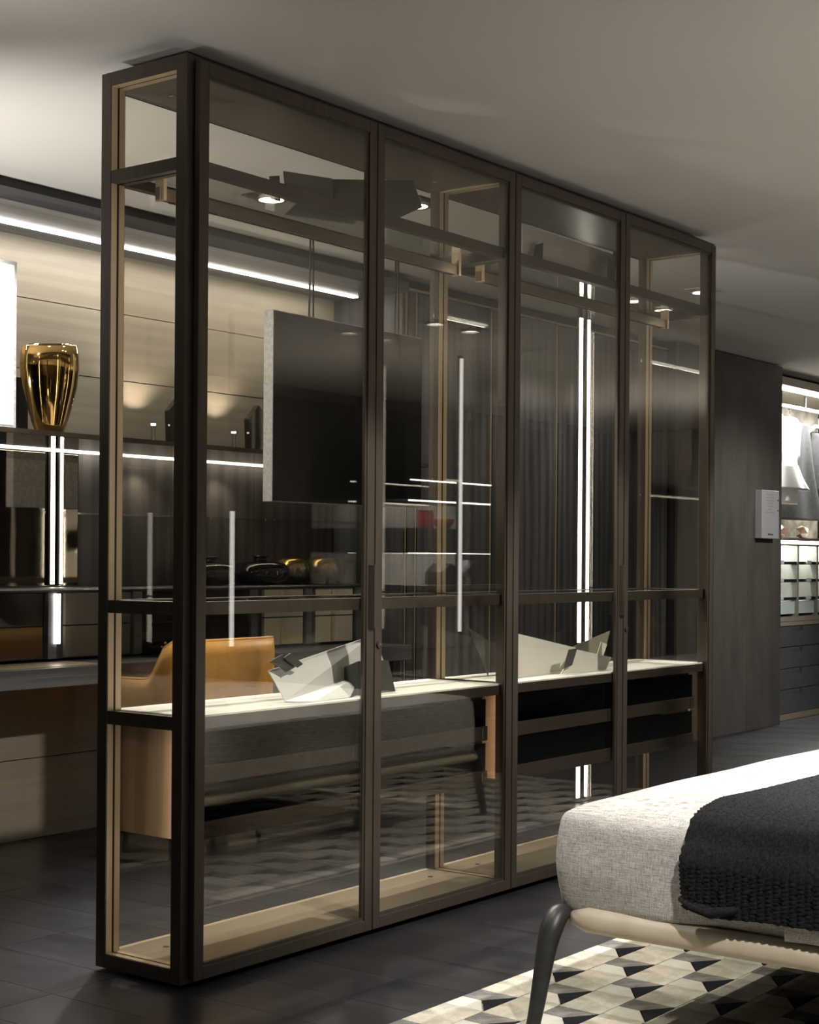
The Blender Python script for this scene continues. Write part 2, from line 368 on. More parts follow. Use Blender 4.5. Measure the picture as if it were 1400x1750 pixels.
for bx0, bx1 in BAYS:
    tp = box('top_panel', 'umber', bx0, bx1, YF + .002, YB, ZT - .038, ZT, wd)
    MB().box(bx0, bx1, YF, YF + .0015, ZT - .04, ZT).box(bx0, bx1, YB, YB + .0015, ZT - .04, ZT).build('dark_edge_band', 'bronze_dark', tp)
    bp = box('bottom_panel', 'champ_flat', bx0, bx1, YF + .002, YB, ZB, ZB + .038, wd)
    MB().box(bx0, bx1, YF, YF + .0015, ZB, ZB + .038).build('dark_edge_band', 'bronze_dark', bp)
    for lx in (bx0 + .12, bx1 - .12):
        for zz, d in ((ZB + .038, .002), (ZT - .038 - .002, .002)):
            MB().lathe([(0.001, 0), (.010, 0), (.010, d), (.001, d)], (lx, YB - .11, zz), 14).build('fixing_disc', 'steel', bp)
    # framed glass shelves: upper and middle
    for z0, z1 in ((2.28, 2.316), (1.038, 1.075)):
        s = MB().box(bx0, bx1, YF + .006, YF + .036, z0, z1).box(bx0, bx1, YB - .032, YB - .004, z0 + .006, z1).build('shelf_frame', 'bronze', wd)
        box('glass_shelf', 'glass_clear', bx0 + .002, bx1 - .002, YF + .036, YB - .032, z1 - .010, z1 - .002, s)
    # lower shelf with pale top over the drawers
    s = box('lower_shelf', 'bronze', bx0, bx1, YF + .004, YB - .004, .717, .750, wd)
    box('pale_shelf_top', 'white', bx0 + .001, bx1 - .001, YF + .008, YB - .006, .750, .755, s)
    # back glazing
    box('back_glass', 'glass_side', bx0 + .002, bx1 - .002, YB - .022, YB - .017, ZB + .038, ZT - .038, wd)
    # hanging rail with brackets
    hr = box('hanging_rail', 'rail', bx0 + .004, bx1 - .07, .212, .232, 2.226, 2.262, wd, bevel=.001)
    for xx in (bx0 + .012, bx1 - .078):
        box('rail_bracket', 'champ', xx, xx + .012, .205, .239, 2.224, 2.306, hr)
    MB().box(bx0 + .05, bx1 - .1, .2175, .2265, 2.2235, 2.2255).build('rail_groove', 'gasket', hr)
    # drawers
    dc = box('drawer_side', 'oak', bx0 + .004, bx0 + .018, YF + .045, YB - .035, .40, .717, wd); plabel(dc, 'oak side of the drawer unit')
    dc = box('drawer_side', 'oak', bx1 - .075, bx1 - .059, YF + .045, YB - .035, .40, .717, wd); plabel(dc, 'oak side of the drawer unit')
    xa, xb = bx0 + .020, bx1 - .095; xmid = (xa + xb) / 2
    for c0, c1 in ((xa, xmid - .0015), (xmid + .0015, xb)):
        for zr, zg in ((.560, .712), (.403, .556)):
            d = box('drawer_rail', 'bronze', c0, c1, YF + .008, YF + .026, zr, zr + .050, wd, bevel=.001)
            d.name = 'drawer'
            box('drawer_glass_front', 'glass_drawer', c0 + .004, c1 - .004, YF + .014, YF + .019, zr + .048, zg - .006, d)
            MB().box(c0 + .02, c1 - .02, YF + .027, YB - .06, zr + .004, zr + .012).box(c0 + .02, c0 + .03, YF + .027, YB - .06, zr + .012, zg - .03)\
                .box(c1 - .03, c1 - .02, YF + .027, YB - .06, zr + .012, zg - .03).box(c0 + .03, c1 - .03, YB - .07, YB - .06, zr + .012, zg - .03)\
                .box(c0 + .03, c1 - .03, YF + .06, YF + .07, zr + .012, zg - .02).build('drawer_tray', 'tray', d)
            MB().box(c1 - .04, c1 - .034, YF + .004, YF + .008, zr + .008, zr + .044).build('drawer_catch', 'steel', d)
# doors
DW = .7955; DX0 = .030; DY0, DY1 = .025, .043; DZ0, DZ1 = .020, 2.585
for i in range(4):
    a = DX0 + i * (DW + .002); b = a + DW - .002; s = .036
    d = MB()
    d.box(a, a + s, DY0, DY1, DZ0, DZ1).box(b - s, b, DY0, DY1, DZ0, DZ1)
    d.box(a + s, b - s, DY0, DY1, DZ0, DZ0 + s).box(a + s, b - s, DY0, DY1, DZ1 - s, DZ1)
    door = d.build('door', 'bronze', wd, bevel=.0015)
    plabel(door, ['leftmost glass door', 'second glass door from the left', 'third glass door from the left', 'rightmost glass door'][i])
    e = MB(); q = .008   # stepped inner bead
    x0, x1, z0, z1 = a + s, b - s, DZ0 + s, DZ1 - s
    e.box(x0, x0 + q, DY0 + .006, DY1, z0, z1).box(x1 - q, x1, DY0 + .006, DY1, z0, z1).box(x0 + q, x1 - q, DY0 + .006, DY1, z0, z0 + q).box(x0 + q, x1 - q, DY0 + .006, DY1, z1 - q, z1)
    e.build('glazing_bead', 'bronze', door)
    g_ = .0045
    box('glass_pane', 'glass', x0 + .002, x1 - .002, DY0 + .009, DY0 + .009 + g_, z0 + .002, z1 - .002, door)
    MB().box(a - .0006, a + .0012, DY0 - .0006, DY0, DZ0, DZ1).box(b - .0012, b + .0006, DY0 - .0006, DY0, DZ0, DZ1).box(a, b, DY0 - .0006, DY0, DZ0, DZ0 + .0015).build('edge_bead', 'bronze_dark', door)
    if i % 2 == 0:
        h = MB().box(b - .030, b + .001, DY0 - .016, DY0 - .0005, .980, 1.180).box(b - .030, b - .026, DY0 - .026, DY0 - .016, .980, 1.180)
        h.build('pull_handle', 'bronze', door, bevel=.001)
    else:
        MB().tube([(a + .018, DY0, .926), (a + .018, DY0 - .008, .926)], .011, 20).build('lock', 'bronze', door)
        MB().tube([(a + .018, DY0 - .008, .926), (a + .018, DY0 - .0095, .926)], .006, 16).build('keyhole_disc', 'steel', door)
for x in (.10, 1.5, 1.75, 3.1):
    for y in (.10, .34):
        MB().lathe([(.016, -.0), (.018, .012)], (x, y, 0), 14).build('foot', 'blackmat', wd)
MB().box(.09, 3.16, .33, .36, 0.001, .012).build('plinth_strip', 'blackmat', wd)
# slim LED strips concealed behind the front stiles, washing the champagne reveals of the rear stiles
for x in (.014, .043, 1.621, 1.653, 3.206, 3.238):
    lamp('stile_led', 'AREA', (x, YF + FR + .004, 1.3), 1.1, WARM, (x, 1.0, 1.3), .008, 2.4)
# ================================================================== FOLDED SCULPTURES
def sculpture(name, lab, loc, pieces, group):
    t = thing(name, lab, 'sculpture', loc, group)
    for nm, m_, pts in pieces:
        n = (Vector(pts[1]) - Vector(pts[0])).cross(Vector(pts[2]) - Vector(pts[0])).normalized()
        MB().prism(pts, n * .003).build(nm, m_, t)
    return t
G1 = 'folded metal sculptures on the wardrobe shelves'
sculpture('folded_sculpture', 'folded pale metal sculpture with dark squares on the lower shelf behind the left doors', (.8, .2, .755), [
    ('pale_sheet', 'sheet', [(.521, .2, .851), (1.097, .24, .941), (1.149, .24, .849), (.97, .2, .814), (.534, .14, .760)]),
    ('folded_flap', 'sheet', [(.534, .14, .760), (.97, .2, .814), (.80, .10, .758), (.60, .08, .757)]),
    ('dark_block', 'slate', [(.898, .15, .865), (1.06, .15, .861), (1.061, .12, .7575), (.866, .12, .7575)]),
    ('dark_block', 'slate', [(.885, .22, .835), (.898, .15, .865), (.866, .12, .7575), (.86, .20, .7575)]),
    ('dark_square', 'slate', [(.48, .16, .882), (.544, .16, .903), (.601, .16, .86), (.558, .16, .846), (.533, .165, .865)]),
    ('dark_square', 'slate', [(.538, .15, .893), (.568, .15, .906), (.626, .15, .869), (.601, .15, .859), (.568, .155, .877)])], G1)
sculpture('folded_sculpture', 'folded white metal sculpture with a grey wing on the lower shelf behind the right doors', (2.2, .2, .755), [
    ('white_sheet', 'sheet2', [(1.783, .2, .942), (2.351, .2, .847), (2.241, .2, .757), (1.786, .2, .757)]),
    ('grey_wing', 'slate', [(1.74, .3, .944), (1.80, .25, .895), (1.80, .25, .757)]),
    ('white_front_sheet', 'sheet2', [(2.245, .13, .847), (2.511, .13, .805), (2.47, .13, .757), (2.119, .13, .757)]),
    ('dark_strip', 'slate', [(2.15, .11, .852), (2.211, .11, .854), (2.173, .11, .79), (2.108, .11, .779)]),
    ('grey_wing', 'olive', [(2.40, .26, .841), (2.726, .26, .901), (2.693, .26, .836), (2.552, .26, .757), (2.40, .26, .757)]),
    ('small_sheet', 'sheet2', [(2.516, .18, .865), (2.564, .18, .854), (2.50, .18, .757), (2.448, .18, .757)])], G1)
sculpture('folded_sculpture', 'dark folded metal sculpture on the top glass shelf behind the left doors', (.9, .2, 2.316), [
    ('olive_sheet', 'olive', [(.575, .2, 2.408), (.81, .2, 2.431), (.822, .2, 2.318), (.589, .2, 2.318)]),
    ('dark_sheet', 'slate', [(.807, .2, 2.428), (1.243, .2, 2.51), (1.298, .2, 2.427), (1.061, .2, 2.318), (.831, .2, 2.318)]),
    ('dark_base', 'slate', [(.568, .10, 2.3185), (.831, .08, 2.3185), (.983, .25, 2.3185), (.739, .34, 2.3185)]),  # flat dark sheet stands in for the reflection under the sculpture
    ('dark_square', 'slate', [(.532, .22, 2.386), (.578, .22, 2.397), (.583, .22, 2.318), (.54, .22, 2.318)])], G1)
sculpture('folded_sculpture', 'pale folded metal sculpture on the top glass shelf behind the right doors', (2.3, .2, 2.316), [
    ('pale_sheet', 'sheet2', [(1.934, .2, 2.479), (2.643, .2, 2.473), (2.644, .2, 2.318), (1.936, .2, 2.318)]),
    ('dark_square', 'slate', [(1.984, .17, 2.404), (2.038, .17, 2.422), (2.027, .17, 2.318), (1.957, .17, 2.318)]),
    ('black_square', 'blackmat', [(2.56, .16, 2.471), (2.652, .16, 2.473), (2.654, .16, 2.411), (2.552, .16, 2.402)]),
    ('black_square', 'blackmat', [(2.50, .15, 2.431), (2.562, .15, 2.443), (2.554, .15, 2.318), (2.49, .15, 2.318)])], G1)
# ================================================================== WALL UNIT (left back)
YW = 2.23
wu = thing('wall_unit', 'long wall unit of cream brushed panels with a lit shelf and canopy behind the desk', 'wall unit', (1.1, 2.3, 0))
for z0, z1 in ((1.70, 1.990), (1.994, 2.290), (2.294, CEIL - .003)):
    box('cream_panel', 'cream', -1.2, 3.24, YW, YW + .02, z0, z1, wu)
for z0, z1 in ((.0, .338), (.342, .76)):
    box('cream_panel', 'cream', -1.2, 3.24, YW, YW + .02, z0, z1, wu)
box('backing', 'wall', -1.2, 3.24, YW + .021, YW + .06, 0, CEIL - .003, wu)
cn = box('canopy', 'dkwoodh', -1.2, 3.24, 1.735, YW - .001, 2.55, 2.60, wu)
MB().box(-1.1, 3.19, 2.028, 2.060, 2.542, 2.552).build('led_strip', 'led', cn)
lamp('canopy_led', 'AREA', (1.0, 2.05, 2.535), 13, NEU, (1.0, 2.12, 0), 4.2, .02)
box('canopy_fascia', 'blackmat', -1.2, 3.24, 1.76, YW - .001, 2.601, CEIL - .002, wu)
sh = box('shelf', 'bronze', -1.2, 3.23, 1.60, YW - .002, 1.657, 1.675, wu)
plabel(box('shelf_underside', 'mirror_dk', -1.19, 3.22, 1.603, YW - .03, 1.6555, 1.657, sh), 'glossy bronze underside')
MB().box(-1.1, 3.1, YW - .028, YW - .012, 1.650, 1.657).build('led_strip', 'led_soft', sh)
lamp('shelf_led', 'AREA', (1.0, YW - .05, 1.645), 5, WARM, (1.0, 2.12, 0), 4.0, .015)
box('bronze_mirror_back', 'mirror', -1.2, 1.50, YW - .008, YW - .001, 1.07, 1.655, wu)
for q0, q1 in ((1.503, 2.06), (2.063, 2.62), (2.623, 3.22)):
    box('dark_back_panel', 'dkback', q0, q1, YW - .010, YW - .001, 1.07, 1.655, wu)
box('glass_ledge', 'glass_clear', -1.2, 3.2, 2.0, YW - .012, 1.376, 1.384, wu)
for x in (1.346, 1.394):  # one of the pair stands in for the strip's mirror reflection
    pr = box('led_profile', 'bronze_dark', x - .014, x + .014, 2.205, 2.217, 1.075, 1.648, wu)
    MB().box(x - (.009 if x < 1.37 else .006), x + (.009 if x < 1.37 else .006), 2.200, 2.206, 1.08, 1.645).build('led_strip', 'led_soft', pr)
# sideboard cabinets hung above the desk
sbd = thing('wall_cabinet', 'low wall-hung cabinet of bronze glass and cream doors above the desk', 'cabinet', (1.2, 2.1, .776))
box('top_board', 'blackmat', -1.2, 3.235, 1.985, YW - .009, 1.052, 1.068, sbd, bevel=.002)
MB().box(-1.2, 3.235, 1.983, 1.985, 1.060, 1.068).build('polished_edge', 'steel', sbd)
box('carcass', 'blackmat', -1.2, 3.235, 2.01, YW - .009, .776, 1.051, sbd)
bays = [(-1.15, -.02, 'mirror_dk'), (.03, 1.12, 'mirror_dk'), (1.24, 1.60, 'creamdk'), (1.665, 2.34, 'mirror_dk'), (2.456, 2.735, 'creamdoor'), (2.83, 3.12, 'creamdoor')]
M['creamdk'] = mat('olive_lacquer', (.10, .095, .075), .25)
for x0, x1, mm in bays:
    xm = (x0 + x1) / 2
    for z0, z1 in ((.916, 1.048), (.782, .910)):
        for a, b in ((x0, xm - .002), (xm + .002, x1)):
            dd = box('cabinet_door', mm, a, b, 1.992, 2.009, z0, z1, sbd)
            if mm == 'creamdoor' and a == x0:
                MB().box(b - .022, b - .002, 1.984, 1.992, z0 + .004, z1 - .004).build('door_pull', 'champ', dd)
for x in (1.183,):
    MB().box(x - .014, x + .014, 1.972, 1.981, .84, 1.045).build('led_strip', 'led_soft', sbd)  # glowing bar stands in for the wall LED's reflection in the cabinet glass
for a in (-.01, 1.135, 1.61, 2.35, 2.745, 3.13):
    box('upright', 'dkwoodh', a + .006, a + .05, 1.982, 2.010, .778, 1.050, sbd)
# desk
dk = thing('desk', 'long wall-mounted desk with a thick dark grey wood top', 'desk', (1.0, 1.95, 0))
box('desktop', 'dkwoodh', -1.2, 3.24, 1.70, YW - .002, .690, .766, dk, bevel=.003)
box('desk_mat', 'champ_flat', .25, 1.22, 1.74, 1.96, .7665, .7685, dk)  # pale sheet stands in for the LED glow on the desktop
box('desk_leg', 'blackmat', -1.1, -1.05, 1.75, 2.2, 0, .69, dk)
box('desk_leg', 'blackmat', 1.60, 1.635, 2.02, 2.07, 0, .69, dk)
box('desk_leg', 'blackmat', 3.15, 3.2, 1.75, 2.2, 0, .69, dk)
# gold vase
def superv(name, prof, c, seg, m_, sx=1, sy=1, tilt=0, parent=None):
    mb = MB(); n0 = 0
    vs = []; fs = []
    for i, (r, z) in enumerate(prof):
        for k in range(seg):
            t = 2 * math.pi * k / seg
            vs.append((c[0] + sx * r * math.cos(t), c[1] + sy * r * math.sin(t), c[2] + z + tilt * r * math.cos(t - .5) * min(1, z / .35) ** 2))
    for i in range(len(prof) - 1):
        for k in range(seg): fs.append((i * seg + k, i * seg + (k + 1) % seg, (i + 1) * seg + (k + 1) % seg, (i + 1) * seg + k))
    fs.append(tuple(range(seg))[::-1])
    return mb.add(vs, fs).build(name, m_, parent, smooth=True, fix=False)
vz = superv('vase', [(.050, 0), (.062, .004), (.072, .03), (.095, .10), (.118, .18), (.128, .25), (.127, .30), (.118, .338), (.110, .345), (.100, .335), (.098, .25), (.06, .05), (.02, .02)], (.905, 1.70, 1.676), 40, 'gold', 1.04, .62, .14)
tag(vz, 'tall gold mirror-glazed vase with a slanted rim on the lit shelf', 'vase')
# framed picture and dark box
pf = thing('picture_frame', 'large framed white print leaning on the lit shelf at the left edge', 'picture', (.5, 1.70, 1.676))
MB().box(.18, .735, 1.69, 1.715, 1.6765, 2.31).build('frame', 'tvedge', pf)
box('print', M['paper'], .196, .722, 1.687, 1.6895, 1.692, 2.296, pf)
MB().box(.20, .34, 1.6855, 1.687, 1.72, 1.93).build('pale_pink_shape', mat('pale_pink_print', (.72, .58, .52), .7), pf)
lamp('picture_spot', 'SPOT', (.1, .4, 2.6), 260, NEU, (.5, 1.7, 2.0), .03, angle=30, blend=.4)
tag(box('box', 'blackmat', .80, .93, 1.86, 2.05, 1.676, 1.90), 'small black box standing behind the gold vase', 'box')
# little up-down shelf lamps
for i, x in enumerate((1.83, 2.35)):
    t = thing('shelf_lamp', ['small clear up-and-down light on the lit shelf, nearer the gold vase', 'small clear up-and-down light on the lit shelf, nearer the television'][i], 'lamp', (x, 2.10, 1.676), 'small lamps on the lit shelf')
    MB().tube([(x, 2.10, 1.676), (x, 2.10, 1.79)], .009, 12).build('stem', 'steel', t)
    MB().lathe([(.02, 0), (.02, .008)], (x, 2.10, 1.676), 16).build('base', 'steel', t)
    MB().lathe([(.010, 0), (.012, .008)], (x, 2.10, 1.79), 12).build('bulb', 'led', t)
    lamp('shelf_lamp_glow', 'SPOT', (x, 2.12, 1.80), 7, WARM, (x, 2.17, 2.4), .008, angle=110, blend=.7)
    lamp('shelf_lamp_down', 'SPOT', (x, 2.12, 1.64), 5, WARM, (x, 2.16, 1.2), .008, angle=110, blend=.7)
    tag(MB().prism([(x + .06, 2.05, 1.676), (x + .20, 2.05, 1.676), (x + .20, 2.05, 1.84 + .03 * i), (x + .12, 2.05, 1.93), (x + .05, 2.05, 1.86)], (0, .03, 0)).build('angular_ornament', 'mirror_dk'),  # dark slab added to give the angular shadows beside the lamp
        ['angular dark bronze ornament beside the first small shelf lamp from the left', 'angular dark bronze ornament beside the second small shelf lamp, close to the television'][i], 'ornament', 'angular ornaments on the lit shelf')
# vases on the cabinet
ZS = 1.0685
def jar(name, lab, cx, cy, r, h, m_, band=None, grp=None):
    n = 14; prof = [(r * .45, 0)]
    for i in range(1, n + 1):
        t = math.pi * (i / (n + 1.0)); prof.append((r * (math.sin(t) ** .45), h * (1 - math.cos(t)) / 2))
    prof += [(r * .28, h), (r * .24, h * .97), (r * .2, h * .6)]
    o = superv(name, prof, (cx, cy, ZS), 32, m_); tag(o, lab, 'vase', grp); return o
def bottle_vase(lab, cx, cy, r, h):
    n = 14; prof = [(r * .5, 0)]
    for i in range(1, n):
        t = math.pi * i / n; prof.append((r * (math.sin(t) ** .5), h * (1 - math.cos(t)) / 2))
    prof += [(r * .22, h * .99), (r * .20, h + .018), (r * .30, h + .024), (r * .27, h + .026), (r * .17, h + .01)]
    o = superv('vase', prof, (cx, cy, ZS), 36, 'black'); return tag(o, lab, 'vase', 'glossy black squat vases on the wall cabinet')
bottle_vase('squat glossy black vase on the wall cabinet, the one further left', 2.20, 2.10, .135, .108)
bottle_vase('squat glossy black vase on the wall cabinet, the one nearer the gold-topped jars', 2.53, 2.09, .150, .115)
def gjar(lab, cx, r, h):
    m_ = M.get('gjar')
    if not m_:
        m_ = mat('gold_to_black_glaze', (.3, .2, .1), .22, .85); M['gjar'] = m_
        tc = N(m_, 'ShaderNodeTexCoord'); sp = N(m_, 'ShaderNodeSeparateXYZ'); L(m_, tc.outputs['Generated'], sp.inputs[0])
        nz = noise(m_, tc.outputs['Generated'], 14, 5, .7)
        ad = N(m_, 'ShaderNodeMath', operation='MULTIPLY_ADD'); L(m_, nz, ad.inputs[0]); ad.inputs[1].default_value = .5; L(m_, sp.outputs['Z'], ad.inputs[2])
        L(m_, ramp(m_, ad.outputs[0], [(.45, (.012, .011, .010)), (.75, (.20, .17, .13)), (.92, (.30, .27, .24)), (.98, (.42, .27, .07)), (1.2, (.55, .36, .10))]), BS(m_).inputs['Base Color'])
    return jar('vase', lab, cx, 2.10, r, h, m_, grp='gold-topped jars on the wall cabinet')
gjar('round black jar with a gold top, partly behind the black vase', 2.775, .085, .13)
gjar('round jar with a gold top and silver speckled belly standing on its own', 3.01, .098, .135)
# copper wire bowl on the desk
cw = thing('wire_bowl', 'small dark bowl with copper glints lying on the desk beneath the wall cabinet', 'bowl', (1.80, 1.92, .766))
MB().lathe([(.05, 0), (.11, .02), (.15, .05), (.145, .05), (.1, .025), (.03, .008)], (1.80, 1.90, .7662), 24).build('shell', 'black', cw, smooth=True)
for k in range(9):
    a = k * .7; MB().lathe([(.002, -.006), (.007, 0), (.002, .006)], (1.80 + .13 * math.cos(a), 1.90 + .13 * math.sin(a), .828), 8).build('copper_bead', 'copper', cw)
# ================================================================== TELEVISION
tv = thing('television', 'large dark television panel with pale felt edges hanging on cables', 'television', (2.3, 1.37, 1.437))
box('screen', 'tvface', 1.803, 2.836, 1.348, 1.352, 1.440, 2.236, tv)
box('casing', 'tvedge', 1.80, 2.84, 1.352, 1.405, 1.437, 2.240, tv, bevel=.002)
for cx in (2.075, 2.68):
    for dx in (-.014, .014):
        MB().tube([(cx + dx, 1.38, 2.24), (cx + dx * .6, 1.38, CEIL)], .0045, 8).build('cable', 'blackmat', tv)
# ================================================================== TALL DARK CABINETS
tc_ = thing('tall_cabinet', 'row of tall dark wood cabinets with thin gold door trims behind the glass wardrobe', 'cabinet', (4.7, 1.95, 0))
YC = 1.78
plabel(box('side', 'dkwood', 3.245, 3.262, YC, YW + .05, 0, 2.60, tc_), 'grained end panel lit by the canopy light')
box('carcass', 'blackmat', 3.263, 6.11, YC + .024, YC + .5, 0, 2.60, tc_)
box('top_filler', 'bronze_dark', 3.263, 6.11, YC + .05, YC + .4, 2.601, CEIL - .002, tc_)
edges = [3.275, 3.36, 4.045, 4.725, 5.415, 6.10]
for i in range(5):
    a, b = edges[i] + .002, edges[i + 1] - .002
    d = box('door', 'dkwood', a + .018, b - .004, YC, YC + .022, .03, 2.565, tc_)
    MB().box(a, a + .005, YC - .002, YC + .020, .02, 2.585).box(a, b, YC - .002, YC + .020, 2.575, 2.585).build('gold_trim', 'champ', d)
    MB().box(a + .005, a + .018, YC + .010, YC + .022, .03, 2.57).build('pull_groove', 'blackmat', d)
# LED light column in front of the cabinets
lc = thing('light_column', 'floor-to-ceiling pair of vertical LED strips in front of the dark cabinets', 'lamp', (3.67, .95, 0))
box('base_plate', 'blackmat', 3.60, 3.75, .93, 1.0, 0, .006, lc)
box('mounting_strip', 'blackmat', 3.60, 3.735, .968, .974, .006, CEIL - .002, lc) if False else None
for x, wd_ in ((3.625, .013), (3.70, .010)):
    st = box('profile', 'bronze_dark', x - wd_ - .002, x + wd_ + .002, .957, .967, .006, CEIL - .001, lc)
    for z0, z1 in ((.02, .675), (.79, 2.40), (2.455, 2.636)):
        box('led_strip', 'led_col', x - wd_, x + wd_, .950, .9565, z0, z1, st)
# ================================================================== RIGHT PANEL WALL
pw = thing('partition_wall', 'tall grey-brown veneered partition between the cabinets and the open closet', 'partition', (6.9, 1.9, 0))
pe = [6.13, 6.62, 7.19, 7.76]
for i in range(3):
    box('panel', 'panel', pe[i] + .001, pe[i + 1] - .001, 1.722, 1.742, 0, CEIL - .012, pw)
box('core', 'blackmat', 6.125, 7.757, 1.743, 2.6, 0, CEIL - .012, pw)
bx = thing('brochure_box', 'slim light grey wall box with small print mounted on the veneered partition', 'wall box', (7.44, 1.69, 1.36))
box('case', 'boxgrey', 7.30, 7.59, 1.664, 1.7215, 1.362, 1.708, bx, bevel=.004)
pr = MB()
for r_ in range(7):
    wdt = [.12, .13, .13, .12, .11, .09, .18][r_]
    for k in range(int(wdt / .016)):
        pr.box(7.44 - wdt / 2 + k * .016, 7.44 - wdt / 2 + k * .016 + .009, 1.6632, 1.664, 1.672 - r_ * .021, 1.681 - r_ * .021)
pr.build('small_print', 'inklite', bx)
wm = MB(); xx = 7.40
for hgt, wdt in ((.016, .012), (.010, .009), (.017, .005), (.013, .006), (.010, .010), (.012, .009), (.010, .007), (.010, .012)):
    wm.box(xx, xx + wdt, 1.6632, 1.664, 1.386, 1.386 + hgt); xx += wdt + .003
wm.build('worn_wordmark', 'ink', bx)
for z in (1.565, 1.640):
    MB().tube([(7.568, 1.664, z), (7.568, 1.661, z)], .007, 12).build('screw_cap', 'ink', bx)
# ================================================================== OPEN CLOSET
oc = thing('open_closet', 'open lit closet with hanging rail, cubbies and slate drawers right of the partition', 'closet', (8.6, 2.0, 0))
CX0, CX1, CF, CB = 7.77, 10.4, 1.82, 2.42
box('plinth', 'champ_flat', CX0, CX1, CF, CB, 0, .045, oc)
box('back_panel', 'marble', CX0, CX1, CB, CB + .02, 1.38, 2.50, oc)
cb = box('canopy', 'closet', CX0, CX1, CF, CB + .02, 2.53, 2.59, oc)
MB().box(CX0 + .02, CX1 - .02, CF + .05, CF + .075, 2.505, 2.530).build('led_strip', 'led', cb)
lamp('closet_led', 'AREA', (9.0, CF + .02, 2.49), 90, NEU, (9.0, 2.15, 0), 2.4, .03)
hr = box('hanging_rail', 'whitefacet', CX0, CX1, 2.02, 2.045, 2.41, 2.435, oc)
for x in (8.05, 8.9, 9.7):
    MB().box(x, x + .012, 2.025, 2.04, 2.435, 2.53).build('rail_post', 'steel', hr)
for x in (7.772, 8.95, 10.1):
    box('upright', 'bronze_dark', x, x + .05, CB - .05, CB, 1.38, 2.53, oc)
s = box('counter_shelf', 'closet', CX0, CX1, CF, CB, 1.358, 1.380, oc)
MB().box(CX0 + .01, CX1 - .01, CF + .012, CF + .035, 1.336, 1.358).build('led_strip', 'led', s)
lamp('cubby_led', 'AREA', (9.0, CF + .10, 1.332), 14, (.86, .95, 1), (9.0, CF + .14, .9), 2.4, .04)
box('cubby_back', 'frost', CX0, CX1, CF + .16, CF + .17, .78, 1.336, oc)
vx = [CX0, 8.285, 8.655, 9.03, 9.4, 9.8, 10.2]
for x in vx: box('cubby_divider', 'closet', x, x + .025, CF, CF + .16, .775, 1.325, oc)
box('cubby_rail', 'closet', CX0, CX1, CF, CF + .01, 1.318, 1.330, oc)
for i in range(len(vx) - 1):
    for z in (1.186, 1.052, .915):
        tr = box('tray', 'darkglass', vx[i] + .027, vx[i + 1] - .002, CF + .005, CF + .055, z - .010, z + .012, oc)
        if z > .9: MB().box(vx[i] + .17, vx[i] + .25, CF - .006, CF + .004, z - .006, z + .020).build('white_tag', 'whitefacet', tr)
    box('tray', 'frost', vx[i] + .027, vx[i + 1] - .002, CF + .02, CF + .155, .80, .895, oc)
box('cubby_base', 'closet', CX0, CX1, CF, CB, .745, .780, oc)
box('counter', 'closet', CX0, CX1, CF, CB, .712, .742, oc)
for i, (a, b) in enumerate(((CX0, 8.92), (8.925, 10.4))):
    for z0, z1 in ((.554, .706), (.391, .548), (.233, .386), (.048, .228)):
        d = box('drawer', 'drawer', a + .002, b - .002, CF + .004, CF + .024, z0, z1, oc)
        h = MB(); hx = 8.19 + i * 1.1
        h.box(hx, hx + .16, CF + .0025, CF + .004, z1 - .030, z1 - .026).box(hx + .16, hx + .20, CF + .0015, CF + .004, z1 - .034, z1)
        h.build('finger_pull', 'ink', d)
box('carcass', 'blackmat', CX0, CX1, CF + .025, CB, .046, .71, oc)
box('side', 'closet', 10.4, 10.43, CF, CB, 0, 2.59, oc)
# ornaments on the counter shelf
for i, x in enumerate((8.17, 8.60)):
    bm = bmesh.new(); bmesh.ops.create_icosphere(bm, subdivisions=1, radius=.058)
    me = bpy.data.meshes.new('faceted_ornament'); bm.to_mesh(me); bm.free()
    me.materials.append(M['whitefacet']); me.materials.append(M['copper'])
    for p in me.polygons: p.material_index = 1 if (p.center.z < .01 and p.index % 3) else 0
    o = bpy.data.objects.new('faceted_ornament', me); COL.objects.link(o); o.location = (x, 1.92, 1.380 + .049); o.rotation_euler = (.2, .3, .4 + i)
    tag(o, ['white and copper faceted ball on the closet shelf, nearer the partition', 'white and copper faceted ball on the closet shelf, at the right edge of the photo'][i], 'ornament', 'faceted balls on the closet shelf')
